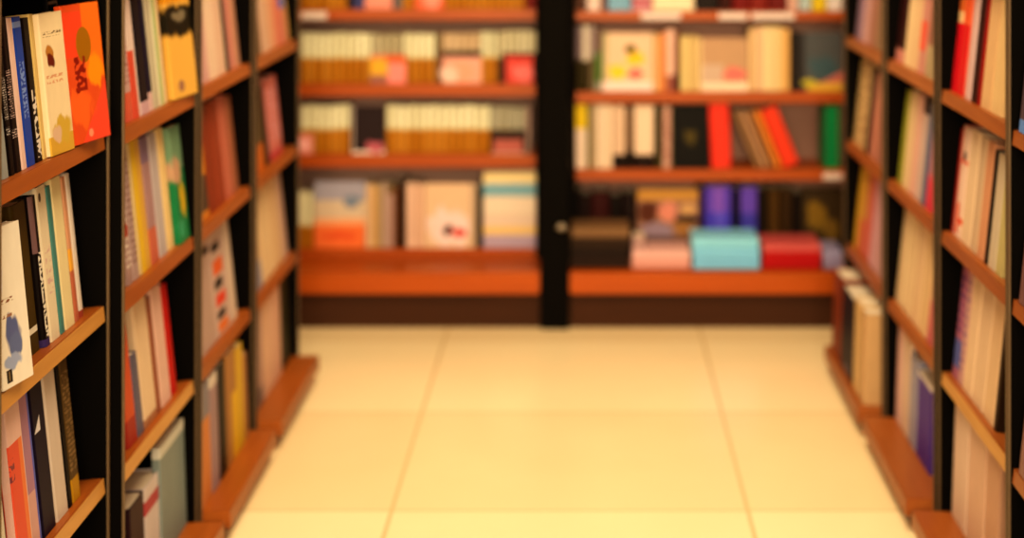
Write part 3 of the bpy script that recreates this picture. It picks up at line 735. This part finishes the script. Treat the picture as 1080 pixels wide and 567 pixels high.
wrow('R', 4, [
    S(601, 612, 200, (26, 12, 9), 'black brown book at left end'), S(612.3, 623, 205, (40, 14, 10), 'dark oxblood book'), S(623.3, 643, 202, (66, 14, 12), 'dim dark red book'),
    S(643.3, 655, 206, (30, 16, 11), 'black book right of dim dark red'), S(655.3, 671, 203, (36, 12, 10), 'dark plum brown book'),
    Fc(672, 737, 200, (150, 100, 70), 'busy collage cover with an ochre top', [band(.84, 1, (186, 124, 50)), blob(.2, .65, .2, .16, (92, 40, 20)), blob(.5, .68, .15, .15, (206, 120, 90)), blob(.85, .7, .14, .08, (196, 140, 80)), blob(.8, .54, .2, .07, (40, 26, 20)), blob(.75, .42, .2, .1, (150, 96, 44)), blob(.35, .38, .25, .12, (140, 110, 110)), band(0, .3, (96, 62, 52))]),
    S(737.5, 743, 198, (50, 22, 60), 'dark violet spine'), S(743.3, 772, 196, (94, 62, 146), 'thick purple book', [band(0, .62, (70, 56, 146)), rect(.3, .7, .62, 1, (124, 76, 150)), rect(.42, .7, 0, .62, (92, 76, 160))]),
    S(772.5, 780, 199, (24, 14, 22), 'thin black spine between two purple books'), S(780.5, 799, 197, (100, 66, 146), 'narrow purple book', [band(0, .62, (64, 54, 130))]),
    S(799.5, 810, 200, (40, 24, 12), 'dark brown book'), S(810.5, 822, 199, (84, 52, 14), 'bronze brown book'), S(822.5, 836, 199, (64, 38, 12), 'dim bronze book'), S(836.5, 845, 203, (30, 16, 10), 'black brown spine'),
    Fc(845.5, 890, 198, (66, 44, 18), 'dark cover with olive gold shapes', [blob(.35, .6, .25, .2, (120, 84, 20)), blob(.7, .4, .2, .15, (110, 76, 22)), band(0, .2, (40, 20, 12))]),
], front=.03)

# stacks lying flat on the bench of the right wall bookcase
def flat(x0, x1, n, y0, y1, cols, looks, zfront, dep, shapes=()):
    z = zfront
    hh = (y1 - y0) * z / F / n
    X0, X1 = lat_at(x0, z), lat_at(x1, z)
    for i in range(n):
        jx = random.uniform(-.003, .003)
        w = X1 - X0
        # lies on its back cover, spine to the aisle
        mw = Matrix.Translation(((X0 + X1) / 2 + jx, z + random.uniform(0, .006), LEDGE + 0.0006 + i * hh + hh / 2))
        pre = Matrix.Rotation(-math.pi/2, 4, 'Z') @ Matrix.Rotation(-math.pi/2, 4, 'X') @ Matrix.Translation((0, 0, -w/2))
        make_book(mw, hh - .0008, w, dep, cols[i], looks[i] + ', on right bench', 'books stacked on the bench', shapes, False, pre, hard=True)
flat(602.5, 664, 4, 238, 281, [(56, 34, 22), (50, 32, 22), (62, 40, 24), (128, 88, 52)], ['lowest dark brown book of the stack', 'second dark brown book of the stack', 'third dark brown book of the stack', 'tan brown book topping the dark stack'], 6.865, .19)
flat(667, 728, 2, 264, 283, [(222, 150, 122), (226, 164, 138)], ['lower pinkish white book lying flat', 'upper pinkish white book lying flat'], 6.86, .19)
flat(731, 801, 3, 250, 283, [(128, 180, 190), (132, 186, 196), (142, 196, 206)], ['lowest light blue book of the stack', 'middle light blue book of the stack', 'topmost light blue book of the stack'], 6.85, .2)
flat(805, 866, 3, 256, 283, [(176, 22, 20), (182, 24, 22), (200, 84, 72)], ['lowest red book of the stack', 'middle red book of the stack', 'topmost red book of the stack'], 6.85, .21)  # topmost colour has the pinkish glare on the cover mixed in
flat(869, 889, 2, 263, 283, [(150, 128, 140), (158, 140, 154)], ['lower lavender grey book lying flat', 'upper lavender grey book lying flat'], 6.85, .2)
# peach paperback leaning at the left of the collage cover
z = 6.90
make_book(Matrix.Translation((lat_at(674, z), z, LEDGE + .0606 + .0022)) @ Matrix.Rotation(-math.pi/2, 4, 'Z'), .045, .05, .10, (176, 130, 110),
          'small peach grey book standing on the pinkish white books, right bench', 'books stacked on the bench', hard=False)

# ------------------------------------------------------------------ light
def area(name, loc, sx, sy, power, col=(1.0, 0.75, 0.43), rot=(0, 0, 0)):
    l = bpy.data.lights.new(name, 'AREA'); l.shape = 'RECTANGLE'; l.size = sx; l.size_y = sy; l.energy = power; l.color = col
    o = bpy.data.objects.new(name, l); COL.objects.link(o); o.location = loc; o.rotation_euler = rot
    return o
area('aisle_lamp', (0.0, 3.6, 2.85), 0.9, 5.0, 76)
area('end_lamp', (0.0, 4.9, 2.8), 2.0, 0.4, 52, rot=(R(38), 0, 0))
fl = area('front_fill', (0.0, -1.6, 1.9), 2.2, 0.8, 75, rot=(R(84), 0, 0)); fl.data.spread = R(70)  # added fill light, unseen behind the camera, to brighten the wall bookcases
w = bpy.data.worlds.new('world'); scn.world = w; w.use_nodes = True
w.node_tree.nodes['Background'].inputs[0].default_value = (1.0, 0.76, 0.5, 1)
w.node_tree.nodes['Background'].inputs[1].default_value = 0.12

# ------------------------------------------------------------------ camera
cd = bpy.data.cameras.new('camera'); cam = bpy.data.objects.new('camera', cd); COL.objects.link(cam)
cam.location = (0, 0, H); cam.rotation_euler = (R(90), 0, 0)
cd.sensor_fit = 'HORIZONTAL'; cd.sensor_width = 36; cd.lens = F / 1080 * 36
cd.shift_x = -(VX - 540) / 1080; cd.shift_y = -(283.5 - VY) / 1080
cd.clip_start = 0.05
cd.dof.use_dof = True; cd.dof.focus_distance = 3.3; cd.dof.aperture_fstop = 1.8
scn.camera = cam
scn.view_settings.view_transform = 'Standard'
scn.view_settings.look = 'Medium High Contrast'
scn.view_settings.exposure = 0.0
